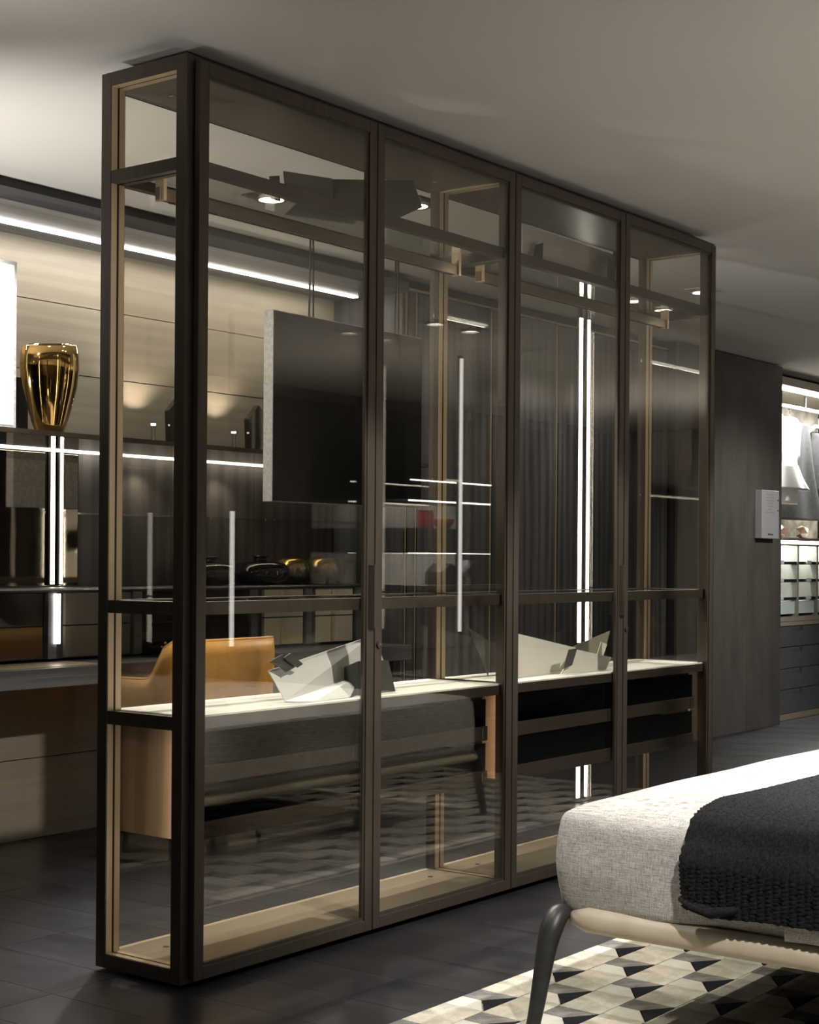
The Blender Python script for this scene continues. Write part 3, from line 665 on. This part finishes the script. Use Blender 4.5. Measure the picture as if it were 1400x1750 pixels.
# hangers with garments
def hanger(x, y, z, wdt, lab, rot=0):
    t = thing('hanger', lab, 'hanger', (x, y, z), 'hangers on the closet rail')
    MB().tube([(x, y, z + .01), (x, y, z + .085), (x + .012, y + .012, z + .102), (x + .02, y + .02, z + .09)], .003, 8).build('hook', 'steel', t)
    c, s_ = math.cos(rot), math.sin(rot)
    P = [(-wdt, -.055), (-wdt * .55, -.01), (-.06, .015), (.06, .015), (wdt * .55, -.01), (wdt, -.055)]
    MB().tube([(x + a * c, y + a * s_, z + b) for a, b in P], [.010, .014, .018, .018, .014, .010], 10).build('shoulder_bar', 'hanger', t, smooth=True)
    return t
def garment(name, lab, cat, m_, prof, cx, cy, rot, depth=.05, folds=5, parent=None):
    """closed shell; prof = (z, left, right) half-widths"""
    seg = 40; vs = []; fs = []; c, s_ = math.cos(rot), math.sin(rot)
    P = []
    for i in range(len(prof) - 1):
        for k in range(6):
            t = k / 6; P.append(tuple(prof[i][j] * (1 - t) + prof[i + 1][j] * t for j in range(3)))
    P.append(prof[-1])
    for z, a, b in P:
        mid, hw = (a + b) / 2, (b - a) / 2
        fl_ = min(1, max(0, (prof[0][0] - z) / .4))
        for k in range(seg):
            t = 2 * math.pi * k / seg
            u = mid + hw * math.cos(t); v = depth * math.sin(t) * (1 + .35 * fl_ * math.sin(folds * t * 1.0 + z * 3))
            vs.append((cx + u * c - v * s_, cy + u * s_ + v * c, z))
    for i in range(len(P) - 1):
        for k in range(seg): fs.append((i * seg + k, i * seg + (k + 1) % seg, (i + 1) * seg + (k + 1) % seg, (i + 1) * seg + k))
    fs += [tuple(range(seg)), tuple(range((len(P) - 1) * seg, len(P) * seg))[::-1]]
    return MB().add(vs, fs).build(name, m_, parent, smooth=True)
hanger(8.24, 1.99, 2.325, .17, 'grey hanger holding the white dress', -.15)
dr = thing('dress', 'sleeveless white dress with a flared peplum hanging in the open closet', 'dress', (8.3, 1.95, 1.6))
garment('bodice', '', '', 'whitecloth', [(2.31, -.15, .16), (2.27, -.2, .24), (2.17, -.2, .235), (2.02, -.2, .22), (1.97, -.18, .17), (1.92, -.18, .165)], 8.33, 1.95, -.1, .05, parent=dr)
garment('peplum', '', '', 'whitecloth', [(1.945, -.18, .17), (1.86, -.2, .24), (1.755, -.25, .37)], 8.33, 1.95, -.1, .07, 7, parent=dr)
garment('skirt', '', '', 'whitecloth', [(1.80, -.2, .19), (1.645, -.2, .185)], 8.33, 1.95, -.1, .05, parent=dr)
hanger(8.76, 2.10, 2.325, .23, 'grey hanger holding the charcoal tunic', -.1)
gt = garment('tunic', '', '', 'greycloth', [(2.31, .04, .19), (2.22, -.10, .25), (2.12, -.12, .27), (1.98, -.22, .31), (1.86, -.30, .35), (1.62, -.50, .45), (1.535, -.52, .46)], 8.84, 2.10, -.1, .05, 6)
tag(gt, 'long charcoal sleeveless tunic hanging beside the white dress', 'tunic')
hanger(9.34, 2.10, 2.30, .2, 'grey hanger at the right edge of the photo holding a dark top', -.1)
g2 = garment('top', '', '', 'greycloth', [(2.26, -.16, .18), (2.1, -.2, .2), (1.75, -.2, .22)], 9.40, 2.10, -.1, .05, 5)
tag(g2, 'dark top hanging at the right edge of the photo', 'top')
# ================================================================== CEILING DOWNLIGHTS
def downlight(x, y, lab, e=28, aim=None, vis=True, ang=70):
    t = thing('downlight', lab, 'ceiling light', (x, y, CEIL), 'recessed ceiling spotlights')
    pr_ = .085 if 1 < x < 3 else .070
    box('plate', 'blackmat' if 1 < x < 3 else 'ceil', x - pr_, x + pr_, y - pr_, y + pr_, CEIL - .006, CEIL - .0005, t)
    n = 28; vs = []; fs = []
    for r, z in ((.052, -.006), (.066, -.006), (.066, -.020), (.052, -.020)):
        vs += [(x + r * math.cos(2 * math.pi * k / n), y + r * math.sin(2 * math.pi * k / n), CEIL + z) for k in range(n)]
    for i in range(4):
        for k in range(n): fs.append((i * n + k, i * n + (k + 1) % n, ((i + 1) % 4) * n + (k + 1) % n, ((i + 1) % 4) * n + k))
    MB().add(vs, fs).build('ring', 'steel', t)
    MB().lathe([(.05, -.009), (.05, -.0065)], (x, y, CEIL), 24).build('lens', 'led', t)
    if e: lamp('downlight_beam', 'SPOT', (x, y, CEIL - .03), e, NEU, aim or (x, y, 0), .03, angle=ang, blend=.6)
downlight(1.72, .74, 'ceiling spotlight behind the wardrobe above the middle partition', 300, (1.2, .2, .75), ang=60)
downlight(1.97, .74, 'ceiling spotlight just right of the one above the middle partition', 300, (2.4, .2, .75), ang=60)
downlight(.97, 1.12, 'ceiling spotlight behind the wardrobe near its left end', 300, (.7, .2, .75), ang=60)
downlight(1.55, 1.14, 'ceiling spotlight above the orange chair in front of the television', 120, (1.35, .95, .6), ang=44)
downlight(4.49, .73, 'ceiling spotlight right of the light column, nearer the wardrobe', 240, (2.9, .2, .75))
downlight(4.53, 1.17, 'ceiling spotlight right of the light column, nearer the dark cabinets', 45, (4.3, 1.9, 1.2))
downlight(4.90, 1.18, 'rightmost ceiling spotlight over the dark cabinets', 45, (5.2, 1.9, 1.2))
downlight(3.4, .95, 'ceiling spotlight in front of the dark cabinets, close to the light column', 45, (3.7, 1.9, 1.3))
downlight(4.60, -2.50, 'ceiling spotlight beyond the bed, seen only mirrored in the doors', 60, (3.0, -2.2, .5))
downlight(4.98, -2.50, 'outer ceiling spotlight beyond the bed, seen only mirrored in the doors', 30, (4.9, -2.0, 0))
# ================================================================== CHAIRS
def chair(cx, cy, lab):
    """upholstered armchair facing +y: wide back at -y, arms sweeping down to the front"""
    t = thing('armchair', lab, 'chair', (cx, cy, 0))
    # back + arms as one curved shell: U path
    hw, d = .275, .28; pts = []
    n = 44
    for i in range(n + 1):
        s_ = i / n * 2 - 1            # -1 left arm tip .. 1 right arm tip
        a = abs(s_)
        if a < .46: x = s_ / .46 * hw; y = -.02 * (1 - (a / .46) ** 2)
        else:
            k = (a - .46) / .54; x = math.copysign(hw + .04 * math.sin(k * 1.6), s_); y = .02 + k * d
        zt = .865 if a < .44 else .865 - .155 * (1 - math.cos(min(1, (a - .44) / .22) * math.pi)) / 2
        if a > .92: zt -= (a - .92) / .08 * .05
        zb = .42 + (.04 * (a - .9) * 10 if a > .9 else 0)
        pts.append((x, y, zt, zb))
    vs = []; fs = []; rows = 8; th = .028
    for i, (x, y, zt, zb) in enumerate(pts):
        p0 = pts[max(i - 1, 0)]; p1 = pts[min(i + 1, n)]
        tx, ty = p1[0] - p0[0], p1[1] - p0[1]; l = math.hypot(tx, ty) or 1; nx, ny = ty / l, -tx / l
        back = -.05 * (1 if abs(i / n * 2 - 1) < .44 else 0)
        for j in range(rows + 1):
            z = zb + (zt - zb) * j / rows; lean = back * ((z - .42) / .44)
            o_ = th * (1 - .7 * (j / rows) ** 6)
            vs.append((cx + x + nx * o_, cy + y + ny * o_ + lean, z))
        for j in range(rows, -1, -1):
            z = zb + (zt - zb) * j / rows; lean = back * ((z - .42) / .44)
            o_ = -th * (1 - .7 * (j / rows) ** 6)
            vs.append((cx + x + nx * o_, cy + y + ny * o_ + lean, z))
    m2 = 2 * (rows + 1)
    for i in range(n):
        for j in range(m2): fs.append((i * m2 + j, i * m2 + (j + 1) % m2, (i + 1) * m2 + (j + 1) % m2, (i + 1) * m2 + j))
    fs += [tuple(range(m2)), tuple(range(n * m2, (n + 1) * m2))[::-1]]
    MB().add(vs, fs).build('backrest', 'orange', t, smooth=True)
    MB().tube([(cx + x, cy + y - (.05 if abs(i / n * 2 - 1) < .44 else 0), zt + .002) for i, (x, y, zt, zb) in enumerate(pts)], .007, 8).build('piping', 'piping', t, smooth=True)
    softbox(cx - hw + .03, cx + hw - .03, cy + .02, cy + .40, .40, .50, .035, (14, 14, 5)).build('seat', 'orange', t, smooth=True)
    for sx in (-1, 1):
        for yy in (.04, .27):
            MB().tube([(cx + sx * (hw - .05), cy + yy, .41), (cx + sx * (hw - .02), cy + yy + (.02 if yy > .1 else -.02), 0)], [.017, .011], 12).build('leg', 'blackmat', t)
    return t
chair(1.555, 1.40, 'orange leather armchair seen through the left end of the wardrobe')
# ================================================================== RUG
RX0, RX1, RY1, BH, PX = -.55, 4.15, -.628, .1267, .3585
rug = thing('rug', 'patchwork hide rug of cream, grey and black facets under the bed', 'rug', (1.8, -1.8, 0))
box('rug_backing', 'pile_cream', RX0, RX1, -3.05, RY1 + .012, .001, .007, rug)
restm = {k: MB() for k in ('pile_cream', 'pile_pale', 'pile_grey', 'pile_black')}
def clipx(poly, x0, x1):
    def cut(P, f, xx):
        out = []
        for i in range(len(P)):
            a, b = P[i], P[(i + 1) % len(P)]; ia, ib = f(a[0]), f(b[0])
            if ia: out.append(a)
            if ia != ib:
                t = (xx - a[0]) / (b[0] - a[0]); out.append((xx, a[1] + (b[1] - a[1]) * t))
        return out
    return cut(cut(poly, lambda v: v >= x0, x0), lambda v: v <= x1, x1)
npatch = 0; protos = {}
for band in range(19):
    yb = RY1 - (band + 1) * BH; g = .0012
    off = 1.034 if band % 2 == 0 else .857
    k0 = int((RX0 - off) / PX) - 1
    for k in range(k0, k0 + 16):
        x0 = off + k * PX; top = yb + BH - g; b0 = yb + g
        cells = [('pile_black', [(.003, b0), (.082, yb + .058), (.160, b0)]),
                 ('pile_pale', [(0, b0 + .004), (.080, yb + .062), (.083, top), (0, yb + .106), ]),
                 ('pile_grey', [(.083, yb + .061), (.163, b0 + .003), (.166, top), (.085, top)]),
                 ('pile_cream', [(.165, b0), (PX - .001, b0), (PX - .001, yb + .106), (PX - .001 + .08, top + .0), (.168, top)])]
        cells[3] = ('pile_cream', [(.165, b0), (PX - .001, b0), (PX - .001, top), (.168, top)])
        cells[1] = ('pile_pale', [(0, b0 + .004), (.080, yb + .062), (.083, top), (0, top)])
        for mk, poly in cells:
            P = [(px + x0, py) for px, py in poly]
            if min(p[0] for p in P) >= RX1 or max(p[0] for p in P) <= RX0: continue
            inside = min(p[0] for p in P) >= RX0 and max(p[0] for p in P) <= RX1
            near = -.1 < x0 < 2.1 - band * .12 and band < 10 and npatch < 280 and inside
            if near:
                key = (mk,)
                if key not in protos:
                    tmp = MB().prism([(px, py - yb, .007) for px, py in poly], (0, 0, .009)).build('patch', mk, None)
                    protos[key] = tmp.data; bpy.data.objects.remove(tmp)
                o = bpy.data.objects.new('patch', protos[key]); COL.objects.link(o); o.parent = rug
                o.matrix_parent_inverse = Matrix.Translation(-Vector(rug.location)); o.location = (x0, yb, 0); npatch += 1
            else:
                P = clipx(P, RX0, RX1)
                if len(P) > 2: restm[mk].prism([(a, b, .007) for a, b in P], (0, 0, .009))
for k, mb in restm.items():
    o = mb.build('outlying_patches', k, rug); o['kind'] = 'stuff'
# ================================================================== BED
bed = thing('bed', 'low bed with a cream leather rail, dark sculpted legs and a grey-beige woven cover', 'bed', (1.7, -1.85, 0))
BX0, BX1, BY0, BY1 = .352, 2.83, -2.95, -.955
def mdisp(q, d):
    v = mn.noise(Vector((q.x * 2.2, q.y * 2.2, q.z * 5))) * .010
    hem = max(0, 1 - (q.z - .30) / .12)
    v += hem * .012 * math.sin(q.y * 9 + 2.5 * mn.noise(Vector((q.y * 3, 0, 0)))) * (1 if d.x < -.3 else .5)
    v += .012 * math.sin(min(1, max(0, (q.z - .30) / .27)) * math.pi) * (1 if abs(d.z) < .7 else 0)
    if d.z < -.3: v *= .3
    return v
mb = softbox(BX0, BX1, BY0, BY1, .302, .572, .034, (150, 110, 22), mdisp)
def foot_drop(x, y):
    k = min(1, max(0, (BX0 + .15 - x) / .17)); amp = .026 + .044 * min(1, max(0, (-.96 - y) / .25))
    return amp * (1 - math.sqrt(max(0, 1 - k * k)))
mb.v = [(x, y, z - foot_drop(x, y) * min(1, max(0, (z - .33) / .24))) for x, y, z in mb.v]
# the hem hangs unevenly over the rail at the foot
mb.v = [(x, y, z + (.010 * math.sin(y * 7.5) + .012 * mn.noise(Vector((y * 6, 1, 0)))) * max(0, 1 - (z - .30) / .09) * (1 if x < BX0 + .07 else 0)) for x, y, z in mb.v]
mb.build('cover', 'linen', bed, smooth=True)
fl2 = MB(); nn = 26
vs = []; fs = []
for i in range(nn + 1):
    y = -1.585 - i * .05
    for j in range(5):
        z = .325 + .012 * mn.noise(Vector((y * 5, 3, 0))) + j * .025
        vs.append((BX0 - .022 - .006 * math.sin(j / 8 * math.pi), y, z)); 
for i in range(nn):
    for j in range(4): fs.append((i * 5 + j, (i + 1) * 5 + j, (i + 1) * 5 + j + 1, i * 5 + j + 1))
o = MB().add(vs, fs).build('cover_flap', 'linen', bed, smooth=True)
sd = o.modifiers.new('s', 'SOLIDIFY'); sd.thickness = .006; sd.offset = 1
def rail(path, up0):
    return MB().tube(path, [(.040, .036)] * len(path), 20)
def sqtube(path, w_, h_, name):
    pass
R1 = MB()
def rounded_rail(p0, p1, w_, h_, zc, r=.028):
    """horizontal padded bar between two points"""
    a, b = Vector(p0), Vector(p1); t = (b - a).normalized(); u = Vector((-t.y, t.x, 0)); seg = 24; n = 40
    vs = []; fs = []
    for i in range(n + 1):
        c = a.lerp(b, i / n); e = min(1, min(i, n - i) / 1.5 + .55); e = 1 if 1 < i < n - 1 else e
        for k in range(seg):
            th = 2 * math.pi * k / seg; ex = 2.6
            cu = math.copysign(abs(math.cos(th)) ** (2 / ex), math.cos(th)) * w_ / 2 * e; cv = math.copysign(abs(math.sin(th)) ** (2 / ex), math.sin(th)) * h_ / 2 * e
            wob = 1 + .015 * mn.noise(Vector((c.x * 4, c.y * 4, k)))
            vs.append(tuple(c + u * cu * wob + Vector((0, 0, zc + cv * wob))))
    for i in range(n):
        for k in range(seg): fs.append((i * seg + k, i * seg + (k + 1) % seg, (i + 1) * seg + (k + 1) % seg, (i + 1) * seg + k))
    fs += [tuple(range(seg))[::-1], tuple(n * seg + k for k in range(seg))]
    return MB().add(vs, fs)
rounded_rail((.365, -1.00, 0), (.365, -2.95, 0), .085, .064, .291).build('foot_rail', 'leather', bed, smooth=True)
rounded_rail((.40, -.985, 0), (2.885, -.985, 0), .075, .040, .290).build('side_rail', 'leather', bed, smooth=True)
rounded_rail((.40, -2.93, 0), (2.885, -2.93, 0), .075, .040, .290).build('side_rail', 'leather', bed, smooth=True)
box('slat_base', 'blackmat', .42, 2.84, -2.90, -1.02, .262, .296, bed)
def leg(cx, cy, dx, dy):
    path = [(cx + .015, cy, .300), (cx + dx * .12, cy + dy * .12, .298), (cx + dx * .34, cy + dy * .34, .268), (cx + dx * .52, cy + dy * .52, .215), (cx + dx * .68, cy + dy * .68, .145), (cx + dx * .84, cy + dy * .84, .075), (cx + dx, cy + dy, .018)]
    P = [Vector(p) for p in path]; out = []; rad = []
    R = [.022, .027, .028, .024, .0205, .018, .0155]
    for i in range(len(P) - 1):
        for k in range(5):
            t = k / 5; p0 = P[max(i - 1, 0)]; p1 = P[i]; p2 = P[i + 1]; p3 = P[min(i + 2, len(P) - 1)]
            q = .5 * ((2 * p1) + (p2 - p0) * t + (2 * p0 - 5 * p1 + 4 * p2 - p3) * t * t + (3 * p1 - p0 - 3 * p2 + p3) * t ** 3)
            out.append(q); r = R[i] + (R[i + 1] - R[i]) * t; rad.append((r * .95, r * 1.1))
    out.append(P[-1]); rad.append((.017, .018))
    MB().tube(out, rad, 18, ref=(0, 1, 0)).build('leg', 'legmetal', bed, smooth=True)
leg(.345, -.975, -.125, .01)
leg(2.84, -.985, .11, .0)
leg(.345, -2.95, -.13, -.03); leg(2.86, -2.95, .10, -.03)
# knitted throw following the cover
kv = []; kf = []
TY0, TY1, TS = -1.335, -2.35, .0052
bendr = .040
def throw_pt(s_, y, lift=0.):
    """s_ = arc length from the lower hem up over the foot edge along the top"""
    zb = .392 + .010 * math.sin((y + 1.3) * 6) - .012 * max(0, 1 - abs(y + 1.44) / .10)
    hv = .572 - bendr - zb; arc = math.pi / 2 * bendr; xo = BX0 - .020
    if s_ < hv: return Vector((xo, y, zb + s_)), Vector((-1, 0, 0))
    if s_ < hv + arc:
        a = (s_ - hv) / bendr; return Vector((xo + bendr - bendr * math.cos(a), y, zb + hv + bendr * math.sin(a))), Vector((-math.cos(a), 0, math.sin(a)))
    x = xo + bendr + (s_ - hv - arc); return Vector((x, y, zb + hv + bendr)), Vector((0, 0, 1))
LEN = 1.45; ni = int(LEN / TS); nj = int((TY0 - TY1) / TS)
for i in range(ni + 1):
    s_ = i * TS
    for j in range(nj + 1):
        y = TY0 - j * TS + .006 * math.sin(s_ * 9) + .0025 * math.sin(s_ * 420)
        p, n = throw_pt(s_, y)
        pitch = .0195
        u = s_ / .014; v = (y - TY0) / pitch
        rib = abs(math.sin(math.pi * v)); st = .5 + .5 * math.sin(2 * math.pi * u + math.pi * (math.floor(v) % 2))
        hgt = .010 + .0095 * (rib ** .6) * (.45 + .55 * st)
        fold = .010 * mn.noise(Vector((s_ * 4 + y * 2, y * 5, 0))) + .012 * max(0, math.sin((y + 1.45) * 8 + s_ * 2)) ** 4
        edge = min(1, (TY0 - y + .004) / .02) if j < 5 else 1
        q = p + n * (.020 + hgt * max(.3, edge) + abs(fold) * .6)
        q.z -= foot_drop(q.x, q.y) * min(1, max(0, (p.z - .33) / .24))
        kv.append(tuple(q))
for i in range(ni):
    for j in range(nj): kf.append((i * (nj + 1) + j, i * (nj + 1) + j + 1, (i + 1) * (nj + 1) + j + 1, (i + 1) * (nj + 1) + j))
th = MB().add(kv, kf).build('throw_blanket', 'knit', None, smooth=True, fix=False)
sd = th.modifiers.new('thick', 'SOLIDIFY'); sd.thickness = .009; sd.offset = -1
tag(th, 'chunky black knitted throw draped over the foot of the bed', 'blanket')
fo = MB().tube([(BX0 - .040, -1.33, .392), (BX0 - .052, -1.37, .379), (BX0 - .058, -1.42, .372), (BX0 - .050, -1.47, .384), (BX0 - .036, -1.50, .398)], [(.012, .008), (.020, .012), (.024, .014), (.020, .010), (.008, .006)], 14)
fo.build('folded_corner', 'knit', th, smooth=True)
# ================================================================== ROOM BEHIND THE CAMERA (seen mirrored in the doors)
KY = -4.95
kt = thing('kitchen_display', 'kitchen display with lit marble niche mirrored in the second glass door', 'kitchen', (8.2, KY - .3, 0))
box('base_units', 'blackmat', 7.78, 9.2, KY - .6, KY, 0, .93, kt)
box('worktop', 'marble', 7.78, 9.2, KY - .62, KY + .02, .931, .965, kt)
box('splashback', 'marble_pale', 7.78, 9.2, KY - .62, KY - .6, .966, 1.25, kt)
s = box('lower_shelf', 'blackmat', 7.78, 9.2, KY - .6, KY - .2, 1.252, 1.470, kt)
MB().box(7.85, 9.1, KY - .22, KY - .2, 1.244, 1.252).build('led_strip', 'led', s)
s = box('niche_back', 'marble_pale', 7.78, 9.2, KY - .62, KY - .6, 1.471, 1.70, kt)
s = box('upper_units', 'blackmat', 7.78, 9.2, KY - .6, KY - .2, 1.72, 2.4, kt)
MB().box(7.85, 9.1, KY - .22, KY - .2, 1.705, 1.719).build('led_strip', 'led', s)
MB().box(7.85, 9.1, KY - .2, KY - .192, 1.885, 1.898).build('led_strip', 'led', s)
lamp('kitchen_led', 'AREA', (8.5, KY - .35, 1.24), 9, NEU, (8.5, KY - .5, .9), 1.3, .03)
lamp('niche_led', 'AREA', (8.5, KY - .35, 1.695), 7, NEU, (8.5, KY - .5, 1.4), 1.3, .03)
tag(MB().lathe([(.07, 0), (.075, .01), (.075, .14), (.06, .15), (.062, .155), (.085, .158), (.085, .165), (.01, .167)], (8.28, KY - .35, 1.471), 20).build('canister', 'red', smooth=False), 'red canister in the lit niche mirrored in the second glass door', 'canister')
tag(MB().lathe([(.03, 0), (.06, .01), (.09, .05), (.1, .09), (.095, .09), (.08, .05), (.03, .02)], (8.56, KY - .35, 1.471), 20).build('bowl', 'red', smooth=True), 'small red bowl beside the canister in the mirrored niche', 'bowl')
for i, (x, s_) in enumerate(((8.45, .11), (8.85, .16))):
    tag(MB().prism([(x - s_, KY - .2, .966), (x + s_ * .8, KY - .2, .966), (x + s_, KY - .2, 1.12), (x + s_ * .2, KY - .2, 1.16 + .03 * i), (x - s_ * .9, KY - .2, 1.08)], (0, -.2, 0)).build('angular_pot', 'blackmat'),
        ['smaller angular black pot on the mirrored kitchen worktop', 'larger angular black pot on the mirrored kitchen worktop'][i], 'pot', 'angular black pots on the kitchen worktop')
# sofa with cushions seen mirrored
so = thing('sofa', 'charcoal sofa mirrored in the second glass door', 'sofa', (6.4, -3.6, 0))
softbox(5.2, 7.6, -4.1, -3.2, .05, .50, .05, (12, 8, 5)).build('seat_base', 'tablegrey', so, smooth=True)
softbox(5.2, 7.6, -4.3, -4.05, .05, .74, .05, (12, 4, 6)).build('backrest', 'tablegrey', so, smooth=True)
for i, x in enumerate((6.0, 6.62)):
    bm_ = softbox(x - .28, x + .28, -.07, .07, -.20, .20, .06, (10, 4, 8), None)
    bm_.v = [(vx_, -3.90 + vy * (1 + .0) + vz_ * -.25, .73 + vz_) for vx_, vy, vz_ in bm_.v]
    o = bm_.build('cushion', 'purple', None, smooth=True)
    tag(o, ['mauve grey cushion on the mirrored sofa, nearer the wardrobe', 'mauve grey cushion on the mirrored sofa, further right'][i], 'cushion', 'mauve cushions on the mirrored sofa')
# slim LED poles mirrored as pale vertical lines in the glass
for i, (x, y, za, zb_) in enumerate(((3.47, -3.12, .69, 1.465), (5.73, -3.12, .70, 2.58))):
    t = thing('led_floor_lamp', ['slim vertical LED floor lamp mirrored over the orange chair', 'slim vertical LED floor lamp mirrored in the second glass door'][i], 'floor lamp', (x, y, 0), 'slim LED floor lamps behind the bed')
    MB().lathe([(.12, 0), (.12, .012), (.01, .014)], (x, y, .001), 24).build('base', 'blackmat', t)
    box('pole', 'blackmat', x - .012, x + .012, y - .012, y + .012, .012, 2.6, t)
    box('led_strip', 'led_dim', x - .014, x + .014, y + .013, y + .022, za, zb_, t)
